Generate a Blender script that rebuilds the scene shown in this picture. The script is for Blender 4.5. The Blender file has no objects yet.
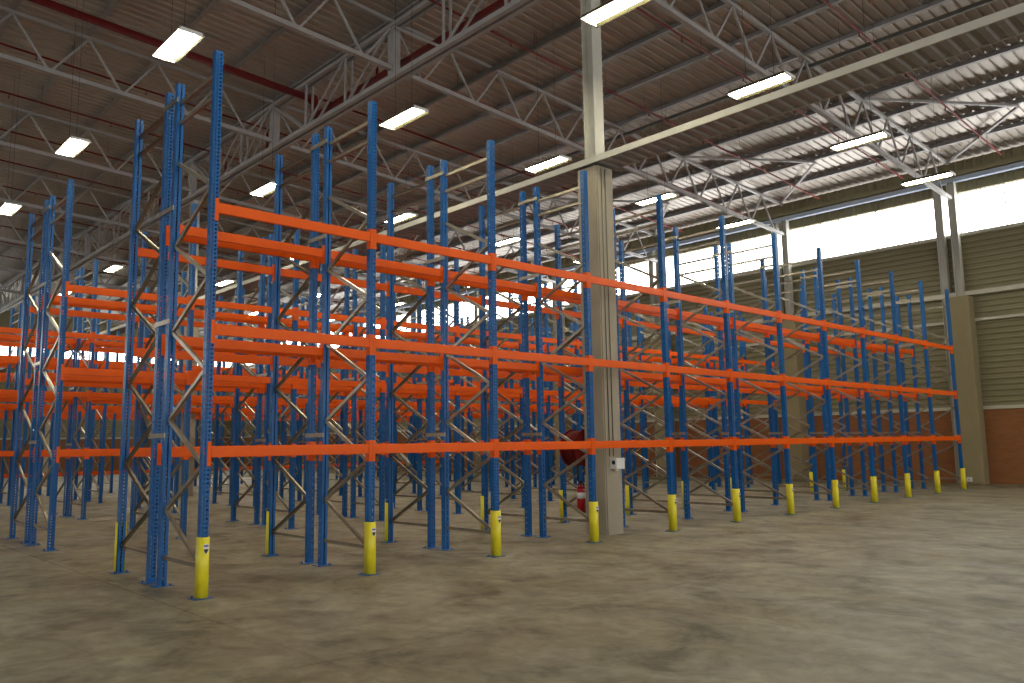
import bpy, bmesh, math, random
from mathutils import Matrix, Vector
random.seed(4)
scene = bpy.context.scene
COL = scene.collection

# ------------------------------------------------------------------ camera
yaw, pitch, roll = math.radians(46.845), math.radians(7.28), math.radians(-0.909)
F = Vector((math.cos(yaw)*math.cos(pitch), math.sin(yaw)*math.cos(pitch), math.sin(pitch)))
R0 = Vector((math.sin(yaw), -math.cos(yaw), 0)); U0 = R0.cross(F)
R = math.cos(roll)*R0 + math.sin(roll)*U0; U = -math.sin(roll)*R0 + math.cos(roll)*U0
cd = bpy.data.cameras.new('camera'); cam = bpy.data.objects.new('camera', cd); COL.objects.link(cam)
m = Matrix((R, U, -F)).transposed().to_4x4(); m.translation = (-3.8202, -9.2885, 1.6724)
cam.matrix_world = m
cd.sensor_width = 36.0; cd.lens = 804.75/1024*36; cd.clip_end = 300
scene.camera = cam

# ------------------------------------------------------------------ world, exposure
WORLD = 1.0; LAMP = 48.0; PANE = 5.4; EXPO = 0.82
w = bpy.data.worlds.new('world'); scene.world = w; w.use_nodes = True
w.node_tree.nodes['Background'].inputs[0].default_value = (1.0, 0.97, 0.92, 1)
w.node_tree.nodes['Background'].inputs[1].default_value = WORLD
vs = scene.view_settings
vs.view_transform = 'Standard'; vs.look = 'None'; vs.gamma = 1; vs.use_curve_mapping = False; vs.exposure = EXPO
scene.cycles.use_denoising = True
scene.cycles.max_bounces = 8; scene.cycles.diffuse_bounces = 4

# ------------------------------------------------------------------ materials
def mat(name, col, rough=.5, metal=0., noise=None, bump=None, spec=.5):
    """noise=(scale, other colour, low, high, stretch)  bump=(scale, strength)"""
    mt = bpy.data.materials.new(name); mt.use_nodes = True
    nt = mt.node_tree; b = nt.nodes['Principled BSDF']
    b.inputs['Base Color'].default_value = (*col, 1); b.inputs['Roughness'].default_value = rough
    b.inputs['Metallic'].default_value = metal; b.inputs['Specular IOR Level'].default_value = spec
    if noise or bump:
        g = nt.nodes.new('ShaderNodeNewGeometry'); mp = nt.nodes.new('ShaderNodeMapping')
        nt.links.new(g.outputs['Position'], mp.inputs['Vector'])
    if noise:
        s, c2, lo, hi = noise[:4]
        if len(noise) > 4: mp.inputs['Scale'].default_value = noise[4]
        n = nt.nodes.new('ShaderNodeTexNoise'); n.inputs['Scale'].default_value = s
        n.inputs['Detail'].default_value = 6; n.inputs['Roughness'].default_value = .62
        nt.links.new(mp.outputs[0], n.inputs['Vector'])
        r = nt.nodes.new('ShaderNodeValToRGB')
        r.color_ramp.elements[0].position = lo; r.color_ramp.elements[0].color = (*col, 1)
        r.color_ramp.elements[1].position = hi; r.color_ramp.elements[1].color = (*c2, 1)
        nt.links.new(n.outputs['Fac'], r.inputs['Fac']); nt.links.new(r.outputs[0], b.inputs['Base Color'])
    if bump:
        n2 = nt.nodes.new('ShaderNodeTexNoise'); n2.inputs['Scale'].default_value = bump[0]; n2.inputs['Detail'].default_value = 4
        bp = nt.nodes.new('ShaderNodeBump'); bp.inputs['Strength'].default_value = bump[1]; bp.inputs['Distance'].default_value = .02
        nt.links.new(g.outputs['Position'], n2.inputs['Vector'])
        nt.links.new(n2.outputs['Fac'], bp.inputs['Height']); nt.links.new(bp.outputs[0], b.inputs['Normal'])
    return mt
def emit(name, col, s):
    mt = bpy.data.materials.new(name); mt.use_nodes = True; nt = mt.node_tree
    b = nt.nodes['Principled BSDF']; b.inputs['Base Color'].default_value = (.8, .8, .8, 1)
    b.inputs['Emission Color'].default_value = (*col, 1); b.inputs['Emission Strength'].default_value = s
    return mt
M = {}
M['blue'] = mat('blue_paint', (.002, .082, .27), .34, noise=(3, (.003, .105, .34), .35, .7), spec=.35)
M['orange'] = mat('orange_paint', (.80, .110, .002), .38, noise=(2.5, (.70, .092, .002), .35, .7), spec=.2)
M['yellow'] = mat('yellow_plastic', (.74, .66, .02), .38, noise=(6, (.66, .58, .02), .4, .7))
M['galv'] = mat('galvanised_steel', (.36, .32, .25), .34, .85, noise=(7, (.25, .22, .17), .35, .7))
M['steel'] = mat('grey_painted_steel', (.36, .345, .34), .5, 0, noise=(3, (.30, .29, .285), .3, .7))
M['purlin'] = mat('purlin_steel', (.33, .32, .32), .5, .2, noise=(3, (.28, .27, .27), .3, .7))
M['pale'] = mat('pale_steel', (.50, .49, .43), .5, 0, noise=(2, (.42, .41, .36), .3, .7))
M['red'] = mat('red_pipe_paint', (.15, .010, .008), .6, noise=(4, (.11, .008, .007), .3, .7), spec=.15)
M['roof'] = mat('roof_sheet', (.47, .42, .375), .42, .25, noise=(.8, (.40, .355, .315), .3, .7))
M['clad'] = mat('olive_wall_sheet', (.235, .213, .118), .5, .1, noise=(.6, (.205, .183, .098), .3, .7))
M['trim'] = mat('wall_trim', (.48, .46, .37), .45, .1)
M['concrete'] = mat('concrete', (.36, .32, .24), .8, noise=(1.6, (.26, .23, .17), .35, .75, (1, 1, .4)), bump=(14, .25))
M['colconc'] = mat('wall_column_concrete', (.29, .24, .13), .8, noise=(1.2, (.235, .195, .105), .35, .75, (1, 1, .4)), bump=(14, .25))
M['joint'] = mat('joint_fill', (.10, .085, .06), .8)
M['white'] = mat('white_enamel', (.72, .72, .70), .4)
M['reflector'] = mat('lamp_reflector', (.035, .032, .016), .35, 0)
M['conduit'] = mat('conduit_grey', (.10, .095, .08), .5)
M['dark'] = mat('black_rubber', (.012, .012, .014), .5)
M['wire'] = mat('hanger_wire', (.05, .045, .045), .5, .5)
M['gutter'] = mat('blue_grey_gutter', (.34, .40, .50), .4, .2)
M['decal'] = mat('decal_purple', (.10, .06, .28), .4)
M['extred'] = mat('extinguisher_red', (.42, .008, .012), .28)
M['tube'] = emit('lamp_tube', (1.0, .93, .68), LAMP)
M['pane'] = emit('daylit_pane', (1.0, 1.0, .97), PANE)

def floor_mat():
    mt = bpy.data.materials.new('floor_concrete'); mt.use_nodes = True; nt = mt.node_tree; b = nt.nodes['Principled BSDF']
    g = nt.nodes.new('ShaderNodeNewGeometry')
    def noise(scale, stretch, detail=7, rot=0):
        mp = nt.nodes.new('ShaderNodeMapping'); mp.inputs['Scale'].default_value = stretch; mp.inputs['Rotation'].default_value = (0, 0, rot)
        nt.links.new(g.outputs['Position'], mp.inputs['Vector'])
        n = nt.nodes.new('ShaderNodeTexNoise'); n.inputs['Scale'].default_value = scale; n.inputs['Detail'].default_value = detail
        n.inputs['Roughness'].default_value = .65; n.inputs['Distortion'].default_value = .6
        nt.links.new(mp.outputs[0], n.inputs['Vector']); return n.outputs['Fac']
    def ramp(fac, stops):
        r = nt.nodes.new('ShaderNodeValToRGB'); e = r.color_ramp.elements
        e[0].position, e[0].color = stops[0][0], (*stops[0][1], 1); e[1].position, e[1].color = stops[-1][0], (*stops[-1][1], 1)
        for p, c in stops[1:-1]:
            k = e.new(p); k.color = (*c, 1)
        nt.links.new(fac, r.inputs['Fac']); return r.outputs[0]
    def mix(kind, a, c, f):
        x = nt.nodes.new('ShaderNodeMix'); x.data_type = 'RGBA'; x.blend_type = kind; x.inputs[0].default_value = f
        nt.links.new(a, x.inputs[6]); nt.links.new(c, x.inputs[7]); return x.outputs[2]
    base = ramp(noise(.35, (1, 1, 1)), [(.32, (.205, .178, .108)), (.5, (.252, .230, .158)), (.68, (.290, .272, .205))])
    st = ramp(noise(1.3, (1, .8, 1), 10, .3), [(.36, (.40, .37, .32)), (.46, (.84, .83, .80)), (.62, (1.25, 1.23, 1.19))])
    fine = ramp(noise(4.5, (1, .9, 1), 10), [(.34, (.66, .65, .63)), (.62, (1.14, 1.14, 1.14))])
    c = mix('MULTIPLY', base, st, .85); c = mix('MULTIPLY', c, fine, .8)
    nt.links.new(c, b.inputs['Base Color'])
    rr = nt.nodes.new('ShaderNodeMapRange'); rr.inputs['From Min'].default_value = .3; rr.inputs['From Max'].default_value = .7
    rr.inputs['To Min'].default_value = .38; rr.inputs['To Max'].default_value = .62
    nt.links.new(noise(1.1, (1, .7, 1)), rr.inputs['Value']); nt.links.new(rr.outputs[0], b.inputs['Roughness'])
    b.inputs['Specular IOR Level'].default_value = .25
    return mt
M['floor'] = floor_mat()
def brick_mat():
    mt = bpy.data.materials.new('orange_brick'); mt.use_nodes = True; nt = mt.node_tree; b = nt.nodes['Principled BSDF']
    g = nt.nodes.new('ShaderNodeNewGeometry'); s = nt.nodes.new('ShaderNodeSeparateXYZ'); a = nt.nodes.new('ShaderNodeMath'); c = nt.nodes.new('ShaderNodeCombineXYZ')
    nt.links.new(g.outputs['Position'], s.inputs[0]); nt.links.new(s.outputs[0], a.inputs[0]); nt.links.new(s.outputs[1], a.inputs[1])
    nt.links.new(a.outputs[0], c.inputs[0]); nt.links.new(s.outputs[2], c.inputs[1])
    t = nt.nodes.new('ShaderNodeTexBrick'); t.inputs['Scale'].default_value = 1
    t.inputs['Brick Width'].default_value = .23; t.inputs['Row Height'].default_value = .085; t.inputs['Mortar Size'].default_value = .008
    t.inputs['Color1'].default_value = (.27, .092, .020, 1); t.inputs['Color2'].default_value = (.215, .073, .016, 1); t.inputs['Mortar'].default_value = (.20, .11, .055, 1)
    nt.links.new(c.outputs[0], t.inputs['Vector']); nt.links.new(t.outputs[0], b.inputs['Base Color'])
    b.inputs['Roughness'].default_value = .8
    return mt
M['brick'] = brick_mat()

# ------------------------------------------------------------------ mesh helpers
def box_bm(bm, x0, x1, y0, y1, z0, z1, mi=0):
    v = [bm.verts.new(p) for p in ((x0,y0,z0),(x1,y0,z0),(x1,y1,z0),(x0,y1,z0),(x0,y0,z1),(x1,y0,z1),(x1,y1,z1),(x0,y1,z1))]
    for f in ((0,3,2,1),(4,5,6,7),(0,1,5,4),(1,2,6,5),(2,3,7,6),(3,0,4,7)):
        bm.faces.new([v[i] for i in f]).material_index = mi
    return v
def cyl_bm(bm, p, q, r, n=10, mi=0, r2=None):
    p, q = Vector(p), Vector(q); d = (q-p).normalized()
    a = d.orthogonal().normalized(); b = d.cross(a); r2 = r if r2 is None else r2
    A = [bm.verts.new(p+(a*math.cos(t)+b*math.sin(t))*r) for t in [2*math.pi*i/n for i in range(n)]]
    B = [bm.verts.new(q+(a*math.cos(t)+b*math.sin(t))*r2) for t in [2*math.pi*i/n for i in range(n)]]
    for i in range(n):
        f = bm.faces.new((A[i], A[(i+1)%n], B[(i+1)%n], B[i])); f.material_index = mi; f.smooth = True
    bm.faces.new(A[::-1]).material_index = mi; bm.faces.new(B).material_index = mi
def extrude_profile(bm, pts, axis, a0, a1, closed=False, mi=0, smooth=False):
    """pts 2-D in the two axes other than `axis` (cyclic order)"""
    def P(u, v, s):
        return {0: (s, u, v), 1: (u, s, v), 2: (u, v, s)}[axis]
    A = [bm.verts.new(P(u, v, a0)) for u, v in pts]; B = [bm.verts.new(P(u, v, a1)) for u, v in pts]
    n = len(pts)
    for i in range(n if closed else n-1):
        f = bm.faces.new((A[i], A[(i+1)%n], B[(i+1)%n], B[i])); f.material_index = mi; f.smooth = smooth
    if closed:
        bm.faces.new(A[::-1]).material_index = mi; bm.faces.new(B).material_index = mi
def mesh(bm, name, mats, fix=True):
    if fix: bmesh.ops.recalc_face_normals(bm, faces=bm.faces[:])
    me = bpy.data.meshes.new(name); bm.to_mesh(me); bm.free()
    for x in (mats if isinstance(mats, (list, tuple)) else [mats]): me.materials.append(M[x])
    return me
def ob(name, me, parent=None, loc=(0,0,0), rot=(0,0,0), **props):
    o = bpy.data.objects.new(name, me); COL.objects.link(o)
    o.location = loc; o.rotation_euler = rot
    if parent is not None: o.parent = parent
    for k, v in props.items(): o[k] = v
    return o
def boxmesh(name, mats, dims, bevel=0):
    bm = bmesh.new(); box_bm(bm, *dims)
    if bevel:
        bmesh.ops.bevel(bm, geom=bm.edges[:], offset=bevel, segments=2, affect='EDGES', profile=.5)
    return mesh(bm, name, mats)
def member(name, mats, p, q, wdt, dep, parent, cache={}):
    """steel member between two points; same-length members share a mesh"""
    p, q = Vector(p), Vector(q); L = (q-p).length; key = (mats, round(L, 3), wdt, dep)
    if key not in cache:
        cache[key] = boxmesh(name, mats, (-wdt/2, wdt/2, -dep/2, dep/2, 0, L))
    d = (q-p).normalized()
    side = Vector((0,1,0)) if abs(d.y) < .9 else Vector((1,0,0))
    xx = side.cross(d).normalized(); yy = d.cross(xx)
    mw = Matrix((yy, -xx, d)).transposed()
    o = ob(name, cache[key], parent); o.location = p; o.rotation_euler = mw.to_euler()
    return o
ORD = ['first','second','third','fourth','fifth','sixth','seventh','eighth','ninth','tenth','eleventh','twelfth','thirteenth','fourteenth','fifteenth']

# ------------------------------------------------------------------ the setting
XW, YB = 28.7, 64.0           # right wall, far wall
X0, Y0 = -30.0, -24.0         # the hall goes on behind the camera
zt = lambda x: 13.25-.049*x   # truss top chord
zb = lambda x: 11.95-.05*x    # truss bottom chord
zr = lambda x: 13.50-.049*x   # underside of roof sheet

fl = ob('floor', boxmesh('floor', 'joint', (X0, XW+.3, Y0, YB+.3, -.3, -.012)), kind='structure')
SX, SY = 3.54, 7.08
slab = {}
i0 = int(math.floor((X0+.4)/SX)); j0 = int(math.floor((Y0+3.45)/SY))
for i in range(i0, i0+18):
    for j in range(j0, j0+14):
        a, b = max(-.4+i*SX, X0), min(-.4+(i+1)*SX, XW+.3); c, d = max(-3.45+j*SY, Y0), min(-3.45+(j+1)*SY, YB+.3)
        if b-a < .2 or d-c < .2: continue
        k = (round(b-a, 3), round(d-c, 3))
        if k not in slab: slab[k] = boxmesh('floor_slab', 'floor', (.004, k[0]-.004, .004, k[1]-.004, -.012, 0))
        ob('floor_slab', slab[k], fl, (a, c, 0))

# roof: ribbed sheets carried by purlins
bm = bmesh.new(); PR = .30
y = Y0; pts = []
while y < YB+.3:
    pts += [(y, 0), (y+.19, 0), (y+.215, .045), (y+.275, .045)]; y += PR
A = [bm.verts.new((X0, yy, zr(X0)+h)) for yy, h in pts]; B = [bm.verts.new((XW+.3, yy, zr(XW+.3)+h)) for yy, h in pts]
for i in range(len(pts)-1): bm.faces.new((A[i], A[i+1], B[i+1], B[i]))
T0 = [bm.verts.new((xx, yy, zr(xx)+.16)) for xx, yy in ((X0, Y0), (XW+.3, Y0), (XW+.3, YB+.3), (X0, YB+.3))]
bm.faces.new(T0)
ceil = ob('ceiling', mesh(bm, 'ceiling', 'roof', False), kind='structure')
TN = [7.8+1.87*k for k in range(-20, 11)]
for xp in TN:
    zz = zt(xp)+.06
    bm = bmesh.new()
    z1 = zr(xp)-.002
    extrude_profile(bm, [(xp-.10, zz), (xp+.035, zz), (xp+.035, z1), (xp+.03, z1), (xp+.03, zz+.012), (xp-.10, zz+.012)], 1, Y0, YB, True)
    extrude_profile(bm, [(xp+.03, z1-.012), (xp+.13, z1-.012), (xp+.13, z1), (xp+.03, z1)], 1, Y0, YB, True)
    ob('purlin', mesh(bm, 'purlin', 'purlin'), ceil)

# right wall
def ribbed_wall(pitch, lo, hi, dep):
    p = []; z = lo
    while z < hi-.001:
        for dz, dx in ((0, 0), (.5*pitch, 0), (.68*pitch, dep), (.9*pitch, dep)):
            p.append((dx, min(z+dz, hi)))
        z += pitch
    p.append((0, hi)); return p
bm = bmesh.new()
prof = [(XW-dx, z) for dx, z in ribbed_wall(.205, 2.78, 9.12, .045)]
A = [bm.verts.new((x, Y0, z)) for x, z in prof]; B = [bm.verts.new((x, YB, z)) for x, z in prof]
for i in range(len(prof)-1): bm.faces.new((A[i], A[i+1], B[i+1], B[i]))
box_bm(bm, XW+.02, XW+.14, Y0, YB, 2.7, 9.12)
wr = ob('wall_right', mesh(bm, 'wall_right', 'clad', False), kind='structure')
ob('brick_base', boxmesh('brick_base', 'brick', (XW-.03, XW+.2, Y0, YB, 0, 2.66)), wr)
ob('brick_coping', boxmesh('brick_coping', 'trim', (XW-.10, XW+.1, Y0, YB, 2.66, 2.78)), wr)
for z, h, d in ((5.93, .10, .14), (6.92, .16, .30), (9.12, .14, .16)):
    ob('wall_girt', boxmesh('wall_girt', 'trim', (XW-.05-d, XW-.047, Y0, YB, z-h/2, z+h/2) if z < 9 else (XW-d, XW+.1, Y0, YB, 9.12, 9.24)), wr)
# strip of vertical-rib sheet above the windows
bm = bmesh.new(); p = []; y = Y0
while y < YB: p += [(XW, y), (XW, y+.2), (XW-.04, y+.23), (XW-.04, y+.30)]; y += .33
A = [bm.verts.new((a, b, 10.85)) for a, b in p]; B = [bm.verts.new((a, b, 12.05)) for a, b in p]
for i in range(len(p)-1): bm.faces.new((A[i], A[i+1], B[i+1], B[i]))
ob('upper_sheet', mesh(bm, 'upper_sheet', 'clad', False), wr)
ob('window_head', boxmesh('window_head', 'clad', (XW-.10, XW+.05, Y0, YB, 10.80, 10.88)), wr)
ob('eaves_gutter', boxmesh('eaves_gutter', 'gutter', (XW-.42, XW-.2, Y0, YB, 11.16, 11.34), .02), wr)
ob('eaves_beam', boxmesh('eaves_beam', 'clad', (XW-.22, XW-.06, Y0, YB, 11.46, 11.62)), wr)
# clerestory
PW = .77
pane = boxmesh('window_pane', 'pane', (XW+.02, XW+.05, .008, PW-.008, 9.24, 10.80))
fr = bmesh.new(); box_bm(fr, XW-.01, XW+.08, Y0, YB, 9.215, 9.25); box_bm(fr, XW-.01, XW+.08, Y0, YB, 10.78, 10.82)
w1 = ob('window_1', mesh(fr, 'window_1', 'clad'), kind='structure')
y = Y0
glaze = boxmesh('glazing_bar', 'steel', (XW-.02, XW+.018, -.02, .02, 9.25, 10.78))
while y < YB-.5:
    ob('window_pane', pane, w1, (0, y, 0)); ob('glazing_bar', glaze, w1, (0, y, 0)); y += PW
# far wall
bm = bmesh.new()
prof = [(YB-dx, z) for dx, z in ribbed_wall(.205, 2.78, 9.12, .045)]
A = [bm.verts.new((X0, q, z)) for q, z in prof]; B = [bm.verts.new((XW, q, z)) for q, z in prof]
for i in range(len(prof)-1): bm.faces.new((A[i], A[i+1], B[i+1], B[i]))
box_bm(bm, X0, XW, YB+.02, YB+.14, 2.7, 9.12); box_bm(bm, X0, XW, YB-.02, YB+.14, 10.3, 14.9)
wb = ob('wall_back', mesh(bm, 'wall_back', 'clad', False), kind='structure')
ob('brick_base', boxmesh('brick_base', 'brick', (X0, XW-.03, YB-.03, YB+.2, 0, 2.66)), wb)
ob('brick_coping', boxmesh('brick_coping', 'trim', (X0, XW-.1, YB-.1, YB+.1, 2.66, 2.78)), wb)
w2 = ob('window_2', boxmesh('window_2', 'trim', (X0, XW, YB-.06, YB+.08, 9.12, 9.24)), kind='structure')
pane2 = boxmesh('window_pane', 'pane', (.02, 1.52, YB+.02, YB+.05, 9.24, 10.30))
bar2 = boxmesh('glazing_bar', 'trim', (-.02, .02, YB-.02, YB+.05, 9.24, 10.30))
x = X0
while x < XW-1.5:
    ob('window_pane', pane2, w2, (x, 0, 0)); ob('glazing_bar', bar2, w2, (x, 0, 0)); x += 1.54

# left wall, outside the picture
bm = bmesh.new()
prof = [(X0+dx, z) for dx, z in ribbed_wall(.205, 2.78, 9.12, .045)]
A = [bm.verts.new((x, Y0, z)) for x, z in prof]; B = [bm.verts.new((x, YB, z)) for x, z in prof]
for i in range(len(prof)-1): bm.faces.new((A[i], A[i+1], B[i+1], B[i]))
box_bm(bm, X0-.14, X0-.02, Y0, YB, 2.7, 9.12); box_bm(bm, X0-.14, X0, Y0, YB, 10.8, 15.1)
wl = ob('wall_left', mesh(bm, 'wall_left', 'clad', False), kind='structure')
ob('brick_base', boxmesh('brick_base', 'brick', (X0-.2, X0+.03, Y0, YB, 0, 2.66)), wl)
ob('brick_coping', boxmesh('brick_coping', 'trim', (X0-.1, X0+.1, Y0, YB, 2.66, 2.78)), wl)
w3 = ob('window_3', boxmesh('window_3', 'trim', (X0-.1, X0+.16, Y0, YB, 9.12, 9.24)), kind='structure')
pane3 = boxmesh('window_pane', 'pane', (X0-.05, X0-.02, .008, 4*PW-.008, 9.24, 10.80))
y = Y0
while y < YB-3: ob('window_pane', pane3, w3, (0, y, 0)); y += 4*PW

# ------------------------------------------------------------------ columns and posts
TY = [.75+6.75*k for k in range(-3, 10)]
colm = boxmesh('concrete_column', 'colconc', (-.30, .30, -.35, .35, 0, 6.80), .02)
postm = bmesh.new(); box_bm(postm, -.13, .13, -.13, -.115, 6.8, 11.3); box_bm(postm, -.13, .13, .115, .13, 6.8, 11.3); box_bm(postm, -.01, .01, -.115, .115, 6.8, 11.3)
postm = mesh(postm, 'steel_post', 'pale')
sidem = bmesh.new(); box_bm(sidem, -.12, .12, -.14, -.125, 0, 11.3); box_bm(sidem, -.12, .12, .125, .14, 0, 11.3); box_bm(sidem, -.01, .01, -.125, .125, 0, 11.3)
sidem = mesh(sidem, 'steel_post', 'pale')
names = {3: 'nearest the end of the front rack', 4: 'seen through the middle of the racks'}
for k, ty in enumerate(TY):
    if ty < -7 or ty > 60: continue
    q = round((ty-.75)/6.75)
    where = {-1: 'just right of the picture edge', 0: 'beside the far end of the front rack', 1: 'one bay beyond the far end of the front rack'}.get(q, '%s bays beyond the far end of the front rack' % ['two', 'three', 'four', 'five', 'six', 'seven', 'eight', 'nine', 'ten'][q-2])
    t = ob('wall_column', None, None, (28.32, ty, 0), label='tan wall column with steel top, ' + where, category='column', group='concrete columns along the right wall')
    ob('column_shaft', colm, t); ob('steel_post', postm, t, (.05, 0, 0))
    s = ob('wall_post', None, None, (28.47, ty+.52, 0), label='pale steel post by tan column ' + where, category='post', group='steel posts along the right wall')
    ob('post_section', sidem, s)
bm = bmesh.new(); box_bm(bm, 7.65, 8.13, .48, 1.00, 0, 7.0); bmesh.ops.bevel(bm, geom=[e for e in bm.edges if abs(e.verts[0].co.z-e.verts[1].co.z) > 1], offset=.025, segments=2, affect='EDGES')
me_c = mesh(bm, 'column_shaft', 'concrete')
hm = bmesh.new(); box_bm(hm, -.14, .14, -.14, -.122, 7.1, 11.2); box_bm(hm, -.14, .14, .122, .14, 7.1, 11.2); box_bm(hm, -.012, .012, -.122, .122, 7.1, 11.2); box_bm(hm, -.2, .2, -.2, .2, 7.1, 7.17)
hm = mesh(hm, 'steel_post', 'pale')
for k, ty in enumerate((.75, 21.0, 41.25)):
    lab = ['grey concrete column standing in the front rack with steel post above', 'concrete column hidden among the racks, next behind the front one', 'far concrete column glimpsed at left through the racks'][k]
    t = ob('concrete_column', None, None, (0, ty-.75, 0), label=lab, category='column')
    ob('column_shaft', me_c, t); ob('steel_post', hm, t, (7.92, .75, 0))
    bm = bmesh.new(); cyl_bm(bm, (7.76, .467, 1.42), (7.76, .467, 6.95), .009, 8); cyl_bm(bm, (7.87, .467, 1.42), (7.87, .467, 6.95), .009, 8)
    if k == 0: ob('conduit', mesh(bm, 'conduit', 'conduit'), t)
    else: bm.free()

# long trough beam carried on the columns
bm = bmesh.new()
box_bm(bm, 7.57, 7.60, Y0, YB-.1, 7.03, 7.15); box_bm(bm, 8.19, 8.22, Y0, YB-.1, 7.03, 7.15)
tb = ob('trough_beam', None, label='long pale-edged steel trough beam running over the concrete column', category='beam')
ob('side_flange', mesh(bm, 'side_flange', 'pale'), tb)
bm = bmesh.new(); p = []; y = Y0
while y < YB-.3: p += [(y, 7.03), (y+.1, 7.03), (y+.13, 7.06), (y+.2, 7.06)]; y += .23
A = [bm.verts.new((7.60, a, b)) for a, b in p]; B = [bm.verts.new((8.19, a, b)) for a, b in p]
for i in range(len(p)-1): bm.faces.new((A[i], B[i], B[i+1], A[i+1]))
box_bm(bm, 7.60, 8.19, Y0, YB-.3, 7.07, 7.08)
ob('ribbed_soffit', mesh(bm, 'ribbed_soffit', 'purlin', False), tb)

# ------------------------------------------------------------------ roof trusses (along X) and the girder (along Y)
XA, XE = -18.5, 28.25
for k, ty in enumerate(TY):
    if ty > 60 or ty < -10: continue
    q = round((ty-.75)/6.75)
    where = {-1: 'nearest the camera at the upper right', 0: 'over the grey concrete column', 1: 'next beyond the one over the concrete column'}.get(q, '%s beyond the one over the concrete column' % (ORD[q-1] if q > 0 else 'second before'))
    t = ob('roof_truss', None, None, (0, ty, 0), label='grey lattice roof truss, ' + where, category='truss', group='lattice trusses under the roof')
    member('top_chord', 'steel', (XA, 0, zt(XA)), (XE, 0, zt(XE)), .10, .09, t)
    member('bottom_chord', 'steel', (XA, 0, zb(XA)), (XE-.1, 0, zb(XE)), .13, .12, t)
    for xn in TN:
        if xn < XA+1 or xn > XE: continue
        for s in (-1, 1):
            xb = xn+.89*s
            if xb > XE-.3: continue
            member('web_bar', 'steel', (xn, 0, zt(xn)-.03), (xb, 0, zb(xb)+.03), .055, .055, t)
    for xb in (24.1,): pass
g = ob('roof_girder', None, None, (7.8, 0, 0), label='deep double lattice girder running across the trusses over the column line', category='girder')
GT, GB = 12.72, 11.28
for s in (-.11, .11):
    member('top_chord', 'steel', (s, Y0, GT), (s, YB-.1, GT), .10, .10, g)
    member('bottom_chord', 'steel', (s, Y0, GB), (s, YB-.1, GB), .13, .12, g)
nG = 12
for k in range(-8, nG*2+2):
    ya = .75+2.25*k
    if ya > 58 or ya < Y0+1: continue
    for s in (-.11, .11):
        if k % 3: member('vertical_bar', 'steel', (s, ya, GB), (s, ya, GT), .07, .05, g)
        up = (k % 3 == 2)   # panel ya .. ya+2.25
        zz = (GB, GT) if up else (GT, GB)
        member('diagonal_bar', 'steel', (s, ya+.06, zz[0]), (s, ya+2.25-.06, zz[1]), .06, .05, g)
    if k % 3 == 0:
        member('node_post', 'steel', (0, ya, GB), (0, ya, GT), .26, .22, g)
# wind bracing between truss tops in the bays by the right wall
def brace(p, q, lab):
    o = member('wind_brace', 'steel', p, q, .08, .08, None, {}); o['label'] = lab; o['category'] = 'brace'; o['group'] = 'roof wind braces by the right wall'
zq = lambda x: zt(x)+.01
for k, yt in enumerate((.75, 7.5, 14.25, -6.0)):
    wh = ['right of the truss over the concrete column', 'left of the truss over the concrete column', 'two trusses beyond the concrete column', 'in the corner bay nearest the camera'][k]
    brace((20.8, yt-.1, zq(20.8)), (24.6, yt-3.3, zq(24.6)), 'slanting roof brace on the column side, ' + wh)
    brace((24.68, yt-3.3, zq(24.68)), (28.0, yt-.1, zq(28.0)), 'slanting roof brace on the wall side, ' + wh)

# ------------------------------------------------------------------ sprinkler pipes
headm = bmesh.new(); cyl_bm(headm, (0, 0, -.11), (0, 0, 0), .014, 8); cyl_bm(headm, (0, 0, -.125), (0, 0, -.11), .028, 8); headm = mesh(headm, 'sprinkler_head', 'red')
hangm = bmesh.new(); cyl_bm(hangm, (0, 0, 0), (0, 0, .62), .006, 6); hangm = mesh(hangm, 'pipe_hanger', 'wire')
zp = lambda x: 12.9-.049*x
pipe = None
for k in range(-1, 14):
    py = -1.2+3.36*k
    if abs((py-.75)/6.75-round((py-.75)/6.75)) < .02: py += .2
    big = (k == 4)
    where = ['over the near light row', 'over the front rack aisle', 'behind the near truss'][k] if 0 <= k < 3 else ('at the near right roof' if k < 0 else '%s from the near one' % ORD[min(k, 14)])
    t = ob('sprinkler_pipe', None, None, (0, py, 0), label=('thick dark red water main under the roof at upper left' if big else 'thin dark red sprinkler pipe across the roof, ' + where), category='pipe', **({} if big else {'group': 'red sprinkler pipes under the roof'}))
    if big:
        bm = bmesh.new(); cyl_bm(bm, (X0+2, 0, zp(X0+2)-.12), (8.05, 0, zp(8.05)-.12), .105, 14)
        cyl_bm(bm, (8.05, .10, zp(8.05)-.12), (8.05, -.10, zp(8.05)-.12), .13, 12)
        ob('pipe_run', mesh(bm, 'pipe_run', 'red'), t)
        bm = bmesh.new(); cyl_bm(bm, (8.3, 0, zp(8.3)), (27.6, 0, zp(27.6)), .034, 10); ob('pipe_branch', mesh(bm, 'pipe_branch', 'red'), t)
    else:
        if pipe is None:
            bm = bmesh.new(); cyl_bm(bm, (X0+2, 0, zp(X0+2)), (27.6, 0, zp(27.6)), .029, 10); pipe = mesh(bm, 'pipe_run', 'red')
        ob('pipe_run', pipe, t)
    if not big:
        for j in range(-6, 10):
            xs = 1.2+3.0*j
            if xs < -12 or xs > 27: continue
            ob('sprinkler_head', headm, t, (xs, 0, zp(xs)-.02)); ob('pipe_hanger', hangm, t, (xs+.9, 0, zp(xs+.9)))
for xc_, lab in ((11.2, 'dark cable trunking under the roof over the middle light column'), (17.5, 'dark cable trunking under the roof beyond the trough beam')):
    o = ob('cable_trunking', boxmesh('cable_trunking', 'conduit', (xc_-.06, xc_+.02, Y0, YB-.2, zt(xc_)-.17, zt(xc_)-.06)), label=lab, category='trunking')
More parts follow.
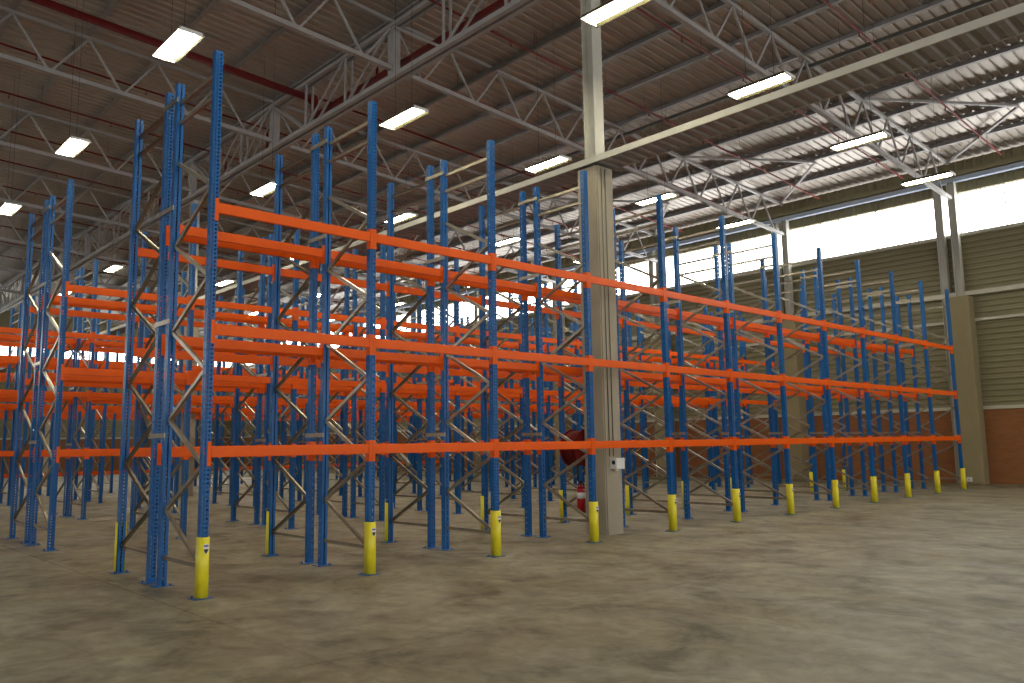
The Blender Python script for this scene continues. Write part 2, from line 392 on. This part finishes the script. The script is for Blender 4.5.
t = ob('water_main', None, label='thick dark red water main running inside the lattice girder', category='pipe')
bm = bmesh.new(); cyl_bm(bm, (8.08, Y0, 11.82), (8.08, 12.2, 11.82), .10, 14); ob('pipe_run', mesh(bm, 'pipe_run', 'red'), t)
bm = bmesh.new(); cyl_bm(bm, (8.26, Y0, 11.60), (8.26, 44, 11.60), .05, 12); ob('side_pipe', mesh(bm, 'side_pipe', 'red'), t)
bm = bmesh.new(); cyl_bm(bm, (8.08, 12.2, 11.72), (8.08, 12.2, 12.28), .11, 14); ob('riser', mesh(bm, 'riser', 'red'), t)
for k in range(0, 9):
    yy = -1.2+3.36*k
    bm = bmesh.new(); cyl_bm(bm, (8.26, yy+.12, 11.6), (8.26, yy+.12, zp(8.26)), .04, 10); ob('branch_riser', mesh(bm, 'branch_riser', 'red'), t)

# ------------------------------------------------------------------ hanging lights
bm = bmesh.new()
L2, W2 = .68, .235
prof = [(-W2, 0), (-W2+.05, .075), (-.06, .085), (.06, .085), (W2-.05, .075), (W2, 0), (W2-.008, -.004), (W2-.06, .062), (-W2+.06, .062), (-W2+.008, -.004)]
extrude_profile(bm, prof, 1, -L2, L2, True)
housing = mesh(bm, 'lamp_housing', 'reflector')
bm = bmesh.new(); box_bm(bm, -W2+.03, W2-.03, -L2, -L2+.03, .0, .064); box_bm(bm, -W2+.03, W2-.03, L2-.03, L2, .0, .064); endc = mesh(bm, 'end_cap', 'white')
bm = bmesh.new(); box_bm(bm, -.07, .07, -.12, .12, .085, .13); gear = mesh(bm, 'gear_box', 'white')
bm = bmesh.new(); cyl_bm(bm, (0, -L2+.075, 0), (0, L2-.075, 0), .026, 10); tube = mesh(bm, 'tube', 'tube')
wirem = {}
LX = [-3.4, 1.3, 6.35, 11.0, 15.75, 20.2, 25.0]; LYs = [-1.2, 5.03, 11.73, 18.5, 25.2, 32.0]
for j, ly in enumerate(LYs):
    for i, lx in enumerate(LX):
        if i == 6 and j < 6: continue
        if i == 0: continue
        row = ['in the row nearest the camera', 'in the second row from the camera', 'in the third row from the camera'][j] if j < 3 else 'in the %s row from the camera' % ORD[j]
        t = ob('hanging_light', None, None, (lx, ly, 9.0), label='lit hanging tube light, %s from left %s' % (ORD[i-1], row), category='light', group='hanging lights under the roof')
        ob('lamp_housing', housing, t); ob('end_cap', endc, t); ob('gear_box', gear, t)
        for s in (-.10, -.035, .035, .10): ob('tube', tube, t, (s, 0, .028))
        h = round(zr(lx)-9.0-.09, 2)
        if h not in wirem:
            bm = bmesh.new(); cyl_bm(bm, (0, 0, .085), (0, 0, .085+h), .005, 5); wirem[h] = mesh(bm, 'hanger_wire', 'wire')
        for s in (-.32, .32): ob('hanger_wire', wirem[h], t, (0, s, 0))

# ------------------------------------------------------------------ pallet racks
P = 2.24; NB = 11; FD = 1.212; HT = 6.52; UW = .046
LV = (1.642, 3.073, 4.55)
def upright_mesh():
    # folded C section, perforated: two columns of slots in the face, one in each side
    u = []   # (x, y, tag) along the folded sheet
    u += [(-.009, UW), (-UW, UW)]
    u += [(-UW, .009), (-UW, -.009), (-UW, -UW)]
    u += [(-.032, -UW), (-.011, -UW), (.011, -UW), (.032, -UW), (UW, -UW)]
    u += [(UW, -.009), (UW, .009), (UW, UW), (.009, UW)]
    face_holes = {5, 7}; side_holes = {2, 10}
    zs = [0.0]; kinds = []
    z = .06; n = 0
    while z < HT-.06:
        zs.append(z); kinds.append(0); zs.append(z+.027); kinds.append(2 if n % 2 else 1); z += .05; n += 1
    zs.append(HT); kinds.append(0)
    bm = bmesh.new()
    V = [[bm.verts.new((x, y, zz)) for x, y in u] for zz in zs]
    for r in range(len(zs)-1):
        for c in range(len(u)-1):
            if kinds[r] and (c in face_holes or (kinds[r] == 2 and c in side_holes)): continue
            bm.faces.new((V[r][c], V[r][c+1], V[r+1][c+1], V[r+1][c]))
    bmesh.ops.recalc_face_normals(bm, faces=bm.faces[:])
    ret = bmesh.ops.solidify(bm, geom=bm.faces[:], thickness=.003)
    return mesh(bm, 'upright', 'blue', False)
UPR = upright_mesh()
bm = bmesh.new(); box_bm(bm, -.11, .11, -.10, .10, 0, .008)
for sx in (-.08, .08): cyl_bm(bm, (sx, .06, .008), (sx, .06, .026), .012, 6)
PLATE = mesh(bm, 'base_plate', 'blue')
def channel(L):
    bm = bmesh.new(); a, b, t = .024, .018, .004
    extrude_profile(bm, [(-b, -a), (b, -a), (b, -a+t), (-b+t, -a+t), (-b+t, a-t), (b, a-t), (b, a), (-b, a)], 1, 0, L, True)
    return mesh(bm, 'brace', 'galv')
YA, YZ = .055, FD-.055
DZ = .56
DL = math.hypot(YZ-YA, DZ); DIAG = channel(DL); HOR = channel(FD-.10); ANG = math.atan2(DZ, YZ-YA)
BL = P-2*UW-.010
BEAM = bmesh.new(); box_bm(BEAM, -BL/2, BL/2, -UW-.002, -UW+.048, -.065, .065)
bmesh.ops.bevel(BEAM, geom=[e for e in BEAM.edges if abs(e.verts[0].co.x-e.verts[1].co.x) > .5], offset=.008, segments=3, affect='EDGES')
BEAM = mesh(BEAM, 'beam', 'orange')
for f in BEAM.polygons: f.use_smooth = False
def connector(s):
    bm = bmesh.new()
    a, b = sorted((s*(P/2-.002), s*(P/2-UW-.005))); box_bm(bm, a, b, -UW-.006, -UW-.0015, -.165, .115)
    a, b = sorted((s*(P/2-UW-.001), s*(P/2-UW-.006))); box_bm(bm, a, b, -UW-.006, UW-.01, -.165, .115)
    for z in (-.13, -.09, .085):
        cyl_bm(bm, (s*(P/2-.022), -UW-.006, z), (s*(P/2-.022), -UW-.010, z), .009, 6)
    return mesh(bm, 'beam_connector', 'orange')
CONL, CONR = connector(-1), connector(1)
def guard_mesh():
    pts = []; hw, fr_, r, back = .062, -.094, .052, .035
    pts.append((-hw, back))
    for k in range(7):
        a = math.pi+math.pi/2*k/6; pts.append((-hw+r+r*math.cos(a), fr_+r+r*math.sin(a)))
    for k in range(7):
        a = 1.5*math.pi+math.pi/2*k/6; pts.append((hw-r+r*math.cos(a), fr_+r+r*math.sin(a)))
    pts.append((hw, back))
    bm = bmesh.new(); extrude_profile(bm, pts, 2, .012, .682, False, 0, True)
    bmesh.ops.recalc_face_normals(bm, faces=bm.faces[:]); bmesh.ops.solidify(bm, geom=bm.faces[:], thickness=.006)
    return mesh(bm, 'upright_guard', 'yellow', False)
GUARD = guard_mesh()
bm = bmesh.new()
def poly(pts, y, mi):
    f = bm.faces.new([bm.verts.new((a, y, b)) for a, b in pts]); f.material_index = mi
poly([(-.026, .605), (.034, .605), (.034, .535), (.004, .487), (-.026, .535)], -.0958, 0)
poly([(-.021, .595), (.029, .595), (.029, .575), (-.021, .575)], -.0966, 1)
poly([(-.021, .550), (.029, .550), (.029, .535), (.004, .494), (-.021, .535)], -.0966, 2)
DECAL = mesh(bm, 'guard_decal', ['white', 'decal', 'dark'])
bm = bmesh.new(); box_bm(bm, -.008, .008, 0, .51, -.03, .03); SPACER = mesh(bm, 'row_spacer', 'galv')
# small frame in one mesh for the far rows
def far_frame():
    bm = bmesh.new()
    for y in (0, FD):
        box_bm(bm, -UW, UW, y-UW, y+UW, 0, HT, 0); box_bm(bm, -.11, .11, y-.1, y+.1, 0, .008, 0)
    def bar(y0, z0, y1, z1):
        d = Vector((0, y1-y0, z1-z0)); n = Vector((0, -d.z, d.y)).normalized()*.022
        vs_ = [bm.verts.new((sx*.018, y+sn*n.y, z+sn*n.z)) for sx in (-1, 1) for (y, z) in ((y0, z0), (y1, z1)) for sn in (-1, 1)]
        for f in ((0,1,3,2),(4,6,7,5),(0,4,5,1),(2,3,7,6),(0,2,6,4),(1,5,7,3)):
            bm.faces.new([vs_[i] for i in f]).material_index = 1
    z = .37; s = 0
    for k in range(9):
        bar(YA if s == 0 else YZ, z, YZ if s == 0 else YA, z+DZ); z += DZ; s = 1-s
    for zz in (.37, 5.97, 6.25): bar(YA, zz, YZ, zz)
    return mesh(bm, 'upright_frame', ['blue', 'galv'])
FARF = far_frame()

def rack(t, x, y, flip, detail, guards, skip=(), extra=()):
    """one single-deep run of bays, facing -Y (or +Y when flipped), added to the double rack t"""
    n0 = -1 if flip else 1; rz = math.pi if flip else 0
    def put(name, me, lx, ly, z, rot=(0, 0, 0), flipz=0):
        return ob(name, me, t, (x+n0*lx, y+n0*ly, z), (rot[0], rot[1], rot[2]+rz))
    for i in range(NB+1):
        xi = i*P
        if not detail:
            put('upright_frame', FARF, xi, 0, 0); continue
        u1 = put('upright', UPR, xi, 0, .008); u2 = put('upright', UPR, xi, FD, .008, (0, 0, math.pi))
        ob('base_plate', PLATE, u1, (0, 0, -.008)); ob('base_plate', PLATE, u2, (0, 0, -.008))
        z = .37
        for k in range(9):
            if k % 2 == 0: put('diagonal_brace', DIAG, xi, YA, z, (ANG, 0, 0))
            else: put('diagonal_brace', DIAG, xi, YA, z+DZ, (-ANG, 0, 0))
            z += DZ
        for zz in (.35, 5.97, 6.25): put('horizontal_brace', HOR, xi, .05, zz)
        if guards:
            gd = put('upright_guard', GUARD, xi, 0, 0)
            ob('guard_decal', DECAL, gd, label='white shield sticker')
        if not flip:
            for zz in (1.85, 3.31, 4.81, 6.29): put('row_spacer', SPACER, xi-.055, FD-.068, zz)
    for i in range(NB):
        xc = (i+.5)*P
        for lv, z in enumerate(LV+tuple(extra)):
            for side in (0, 1):
                if (i, lv, side) in skip: continue
                b = put('beam', BEAM, xc, FD if side else 0, z, (0, 0, math.pi if side else 0))
                if detail:
                    ob('beam_connector', CONL, b); ob('beam_connector', CONR, b)
PER = 6.37
desc = ['front double row nearest the camera, with yellow post guards',
        'second double row, across the first aisle, without guards',
        'third double row, behind the second aisle',
        'fourth double row, far behind the third aisle',
        'farthest double row, with an extra low beam']
for k in range(5):
    d = k < 3
    t = ob('pallet_rack', None, None, (0, k*PER, 0), label='blue and orange pallet rack, ' + desc[k], category='pallet rack', group='empty blue and orange pallet racks in parallel rows')
    rack(t, 0, 0, False, d, k == 0, skip=((3, 0, 1),) if k == 0 else ())
    rack(t, NB*P, 2.80, True, d, k == 0, extra=(.75,) if k == 4 else ())

# ------------------------------------------------------------------ fire point behind the column, boxes on the columns
t = ob('fire_extinguisher', None, None, (7.80, 1.24, .36), label='red fire extinguisher with white label hung behind the grey concrete column', category='extinguisher')
bm = bmesh.new(); cyl_bm(bm, (0, 0, 0), (0, 0, .46), .085, 20); cyl_bm(bm, (0, 0, .46), (0, 0, .52), .085, 20, 0, .03); cyl_bm(bm, (0, 0, .52), (0, 0, .555), .022, 12)
ob('cylinder', mesh(bm, 'cylinder', 'extred'), t)
bm = bmesh.new(); cyl_bm(bm, (0, 0, .27), (0, 0, .38), .0865, 20); ob('paper_label', mesh(bm, 'paper_label', 'white'), t)
bm = bmesh.new(); box_bm(bm, -.06, .03, -.012, .012, .555, .575); box_bm(bm, -.07, .02, -.012, .012, .60, .615); cyl_bm(bm, (0, 0, .555), (0, 0, .60), .016, 8)
ob('handle', mesh(bm, 'handle', 'dark'), t)
bm = bmesh.new()
hp = [Vector((.02, 0, .57)), Vector((.09, .02, .56)), Vector((.115, .02, .45)), Vector((.105, .01, .2))]
for a, b in zip(hp, hp[1:]): cyl_bm(bm, a, b, .012, 8)
ob('hose', mesh(bm, 'hose', 'dark'), t)
t = ob('hose_reel', None, None, (7.80, 1.0, 1.58), label='dark red fire hose reel mounted on the back of the grey concrete column', category='hose reel')
bm = bmesh.new(); cyl_bm(bm, (0, .06, 0), (0, .085, 0), .36, 28); cyl_bm(bm, (0, .42, 0), (0, .445, 0), .36, 28); ob('reel_disc', mesh(bm, 'reel_disc', 'red'), t)
bm = bmesh.new(); cyl_bm(bm, (0, .086, 0), (0, .419, 0), .33, 24); ob('coiled_hose', mesh(bm, 'coiled_hose', 'red'), t)
bm = bmesh.new(); cyl_bm(bm, (0, 0, 0), (0, .06, 0), .05, 12); ob('bracket', mesh(bm, 'bracket', 'extred'), t)
bm = bmesh.new(); cyl_bm(bm, (.0, .3, -.33), (-.02, .3, -.62), .016, 8); ob('nozzle', mesh(bm, 'nozzle', 'dark'), t)
t = ob('socket_box', None, None, (7.88, .48, 1.28), label='white electrical socket box with black opening on the grey concrete column', category='socket box')
ob('box_body', boxmesh('box_body', 'white', (-.11, .13, -.16, 0, -.09, .11), .008), t)
bm = bmesh.new(); cyl_bm(bm, (-.114, -.09, .03), (-.109, -.09, .03), .04, 14); ob('opening', mesh(bm, 'opening', 'dark'), t)
bm = bmesh.new(); cyl_bm(bm, (-.02, -.08, -.13), (-.02, -.08, -.088), .035, 12); ob('plug', mesh(bm, 'plug', 'white'), t)
t = ob('wall_socket', None, None, (28.02, .87, .17), label='small white socket at the foot of the tan column beside the front rack', category='socket')
ob('socket_plate', boxmesh('socket_plate', 'white', (-.05, 0, -.09, .09, -.08, .08), .008), t)
bm = bmesh.new(); cyl_bm(bm, (-.054, 0, 0), (-.049, 0, 0), .03, 10); ob('socket_hole', mesh(bm, 'socket_hole', 'steel'), t)
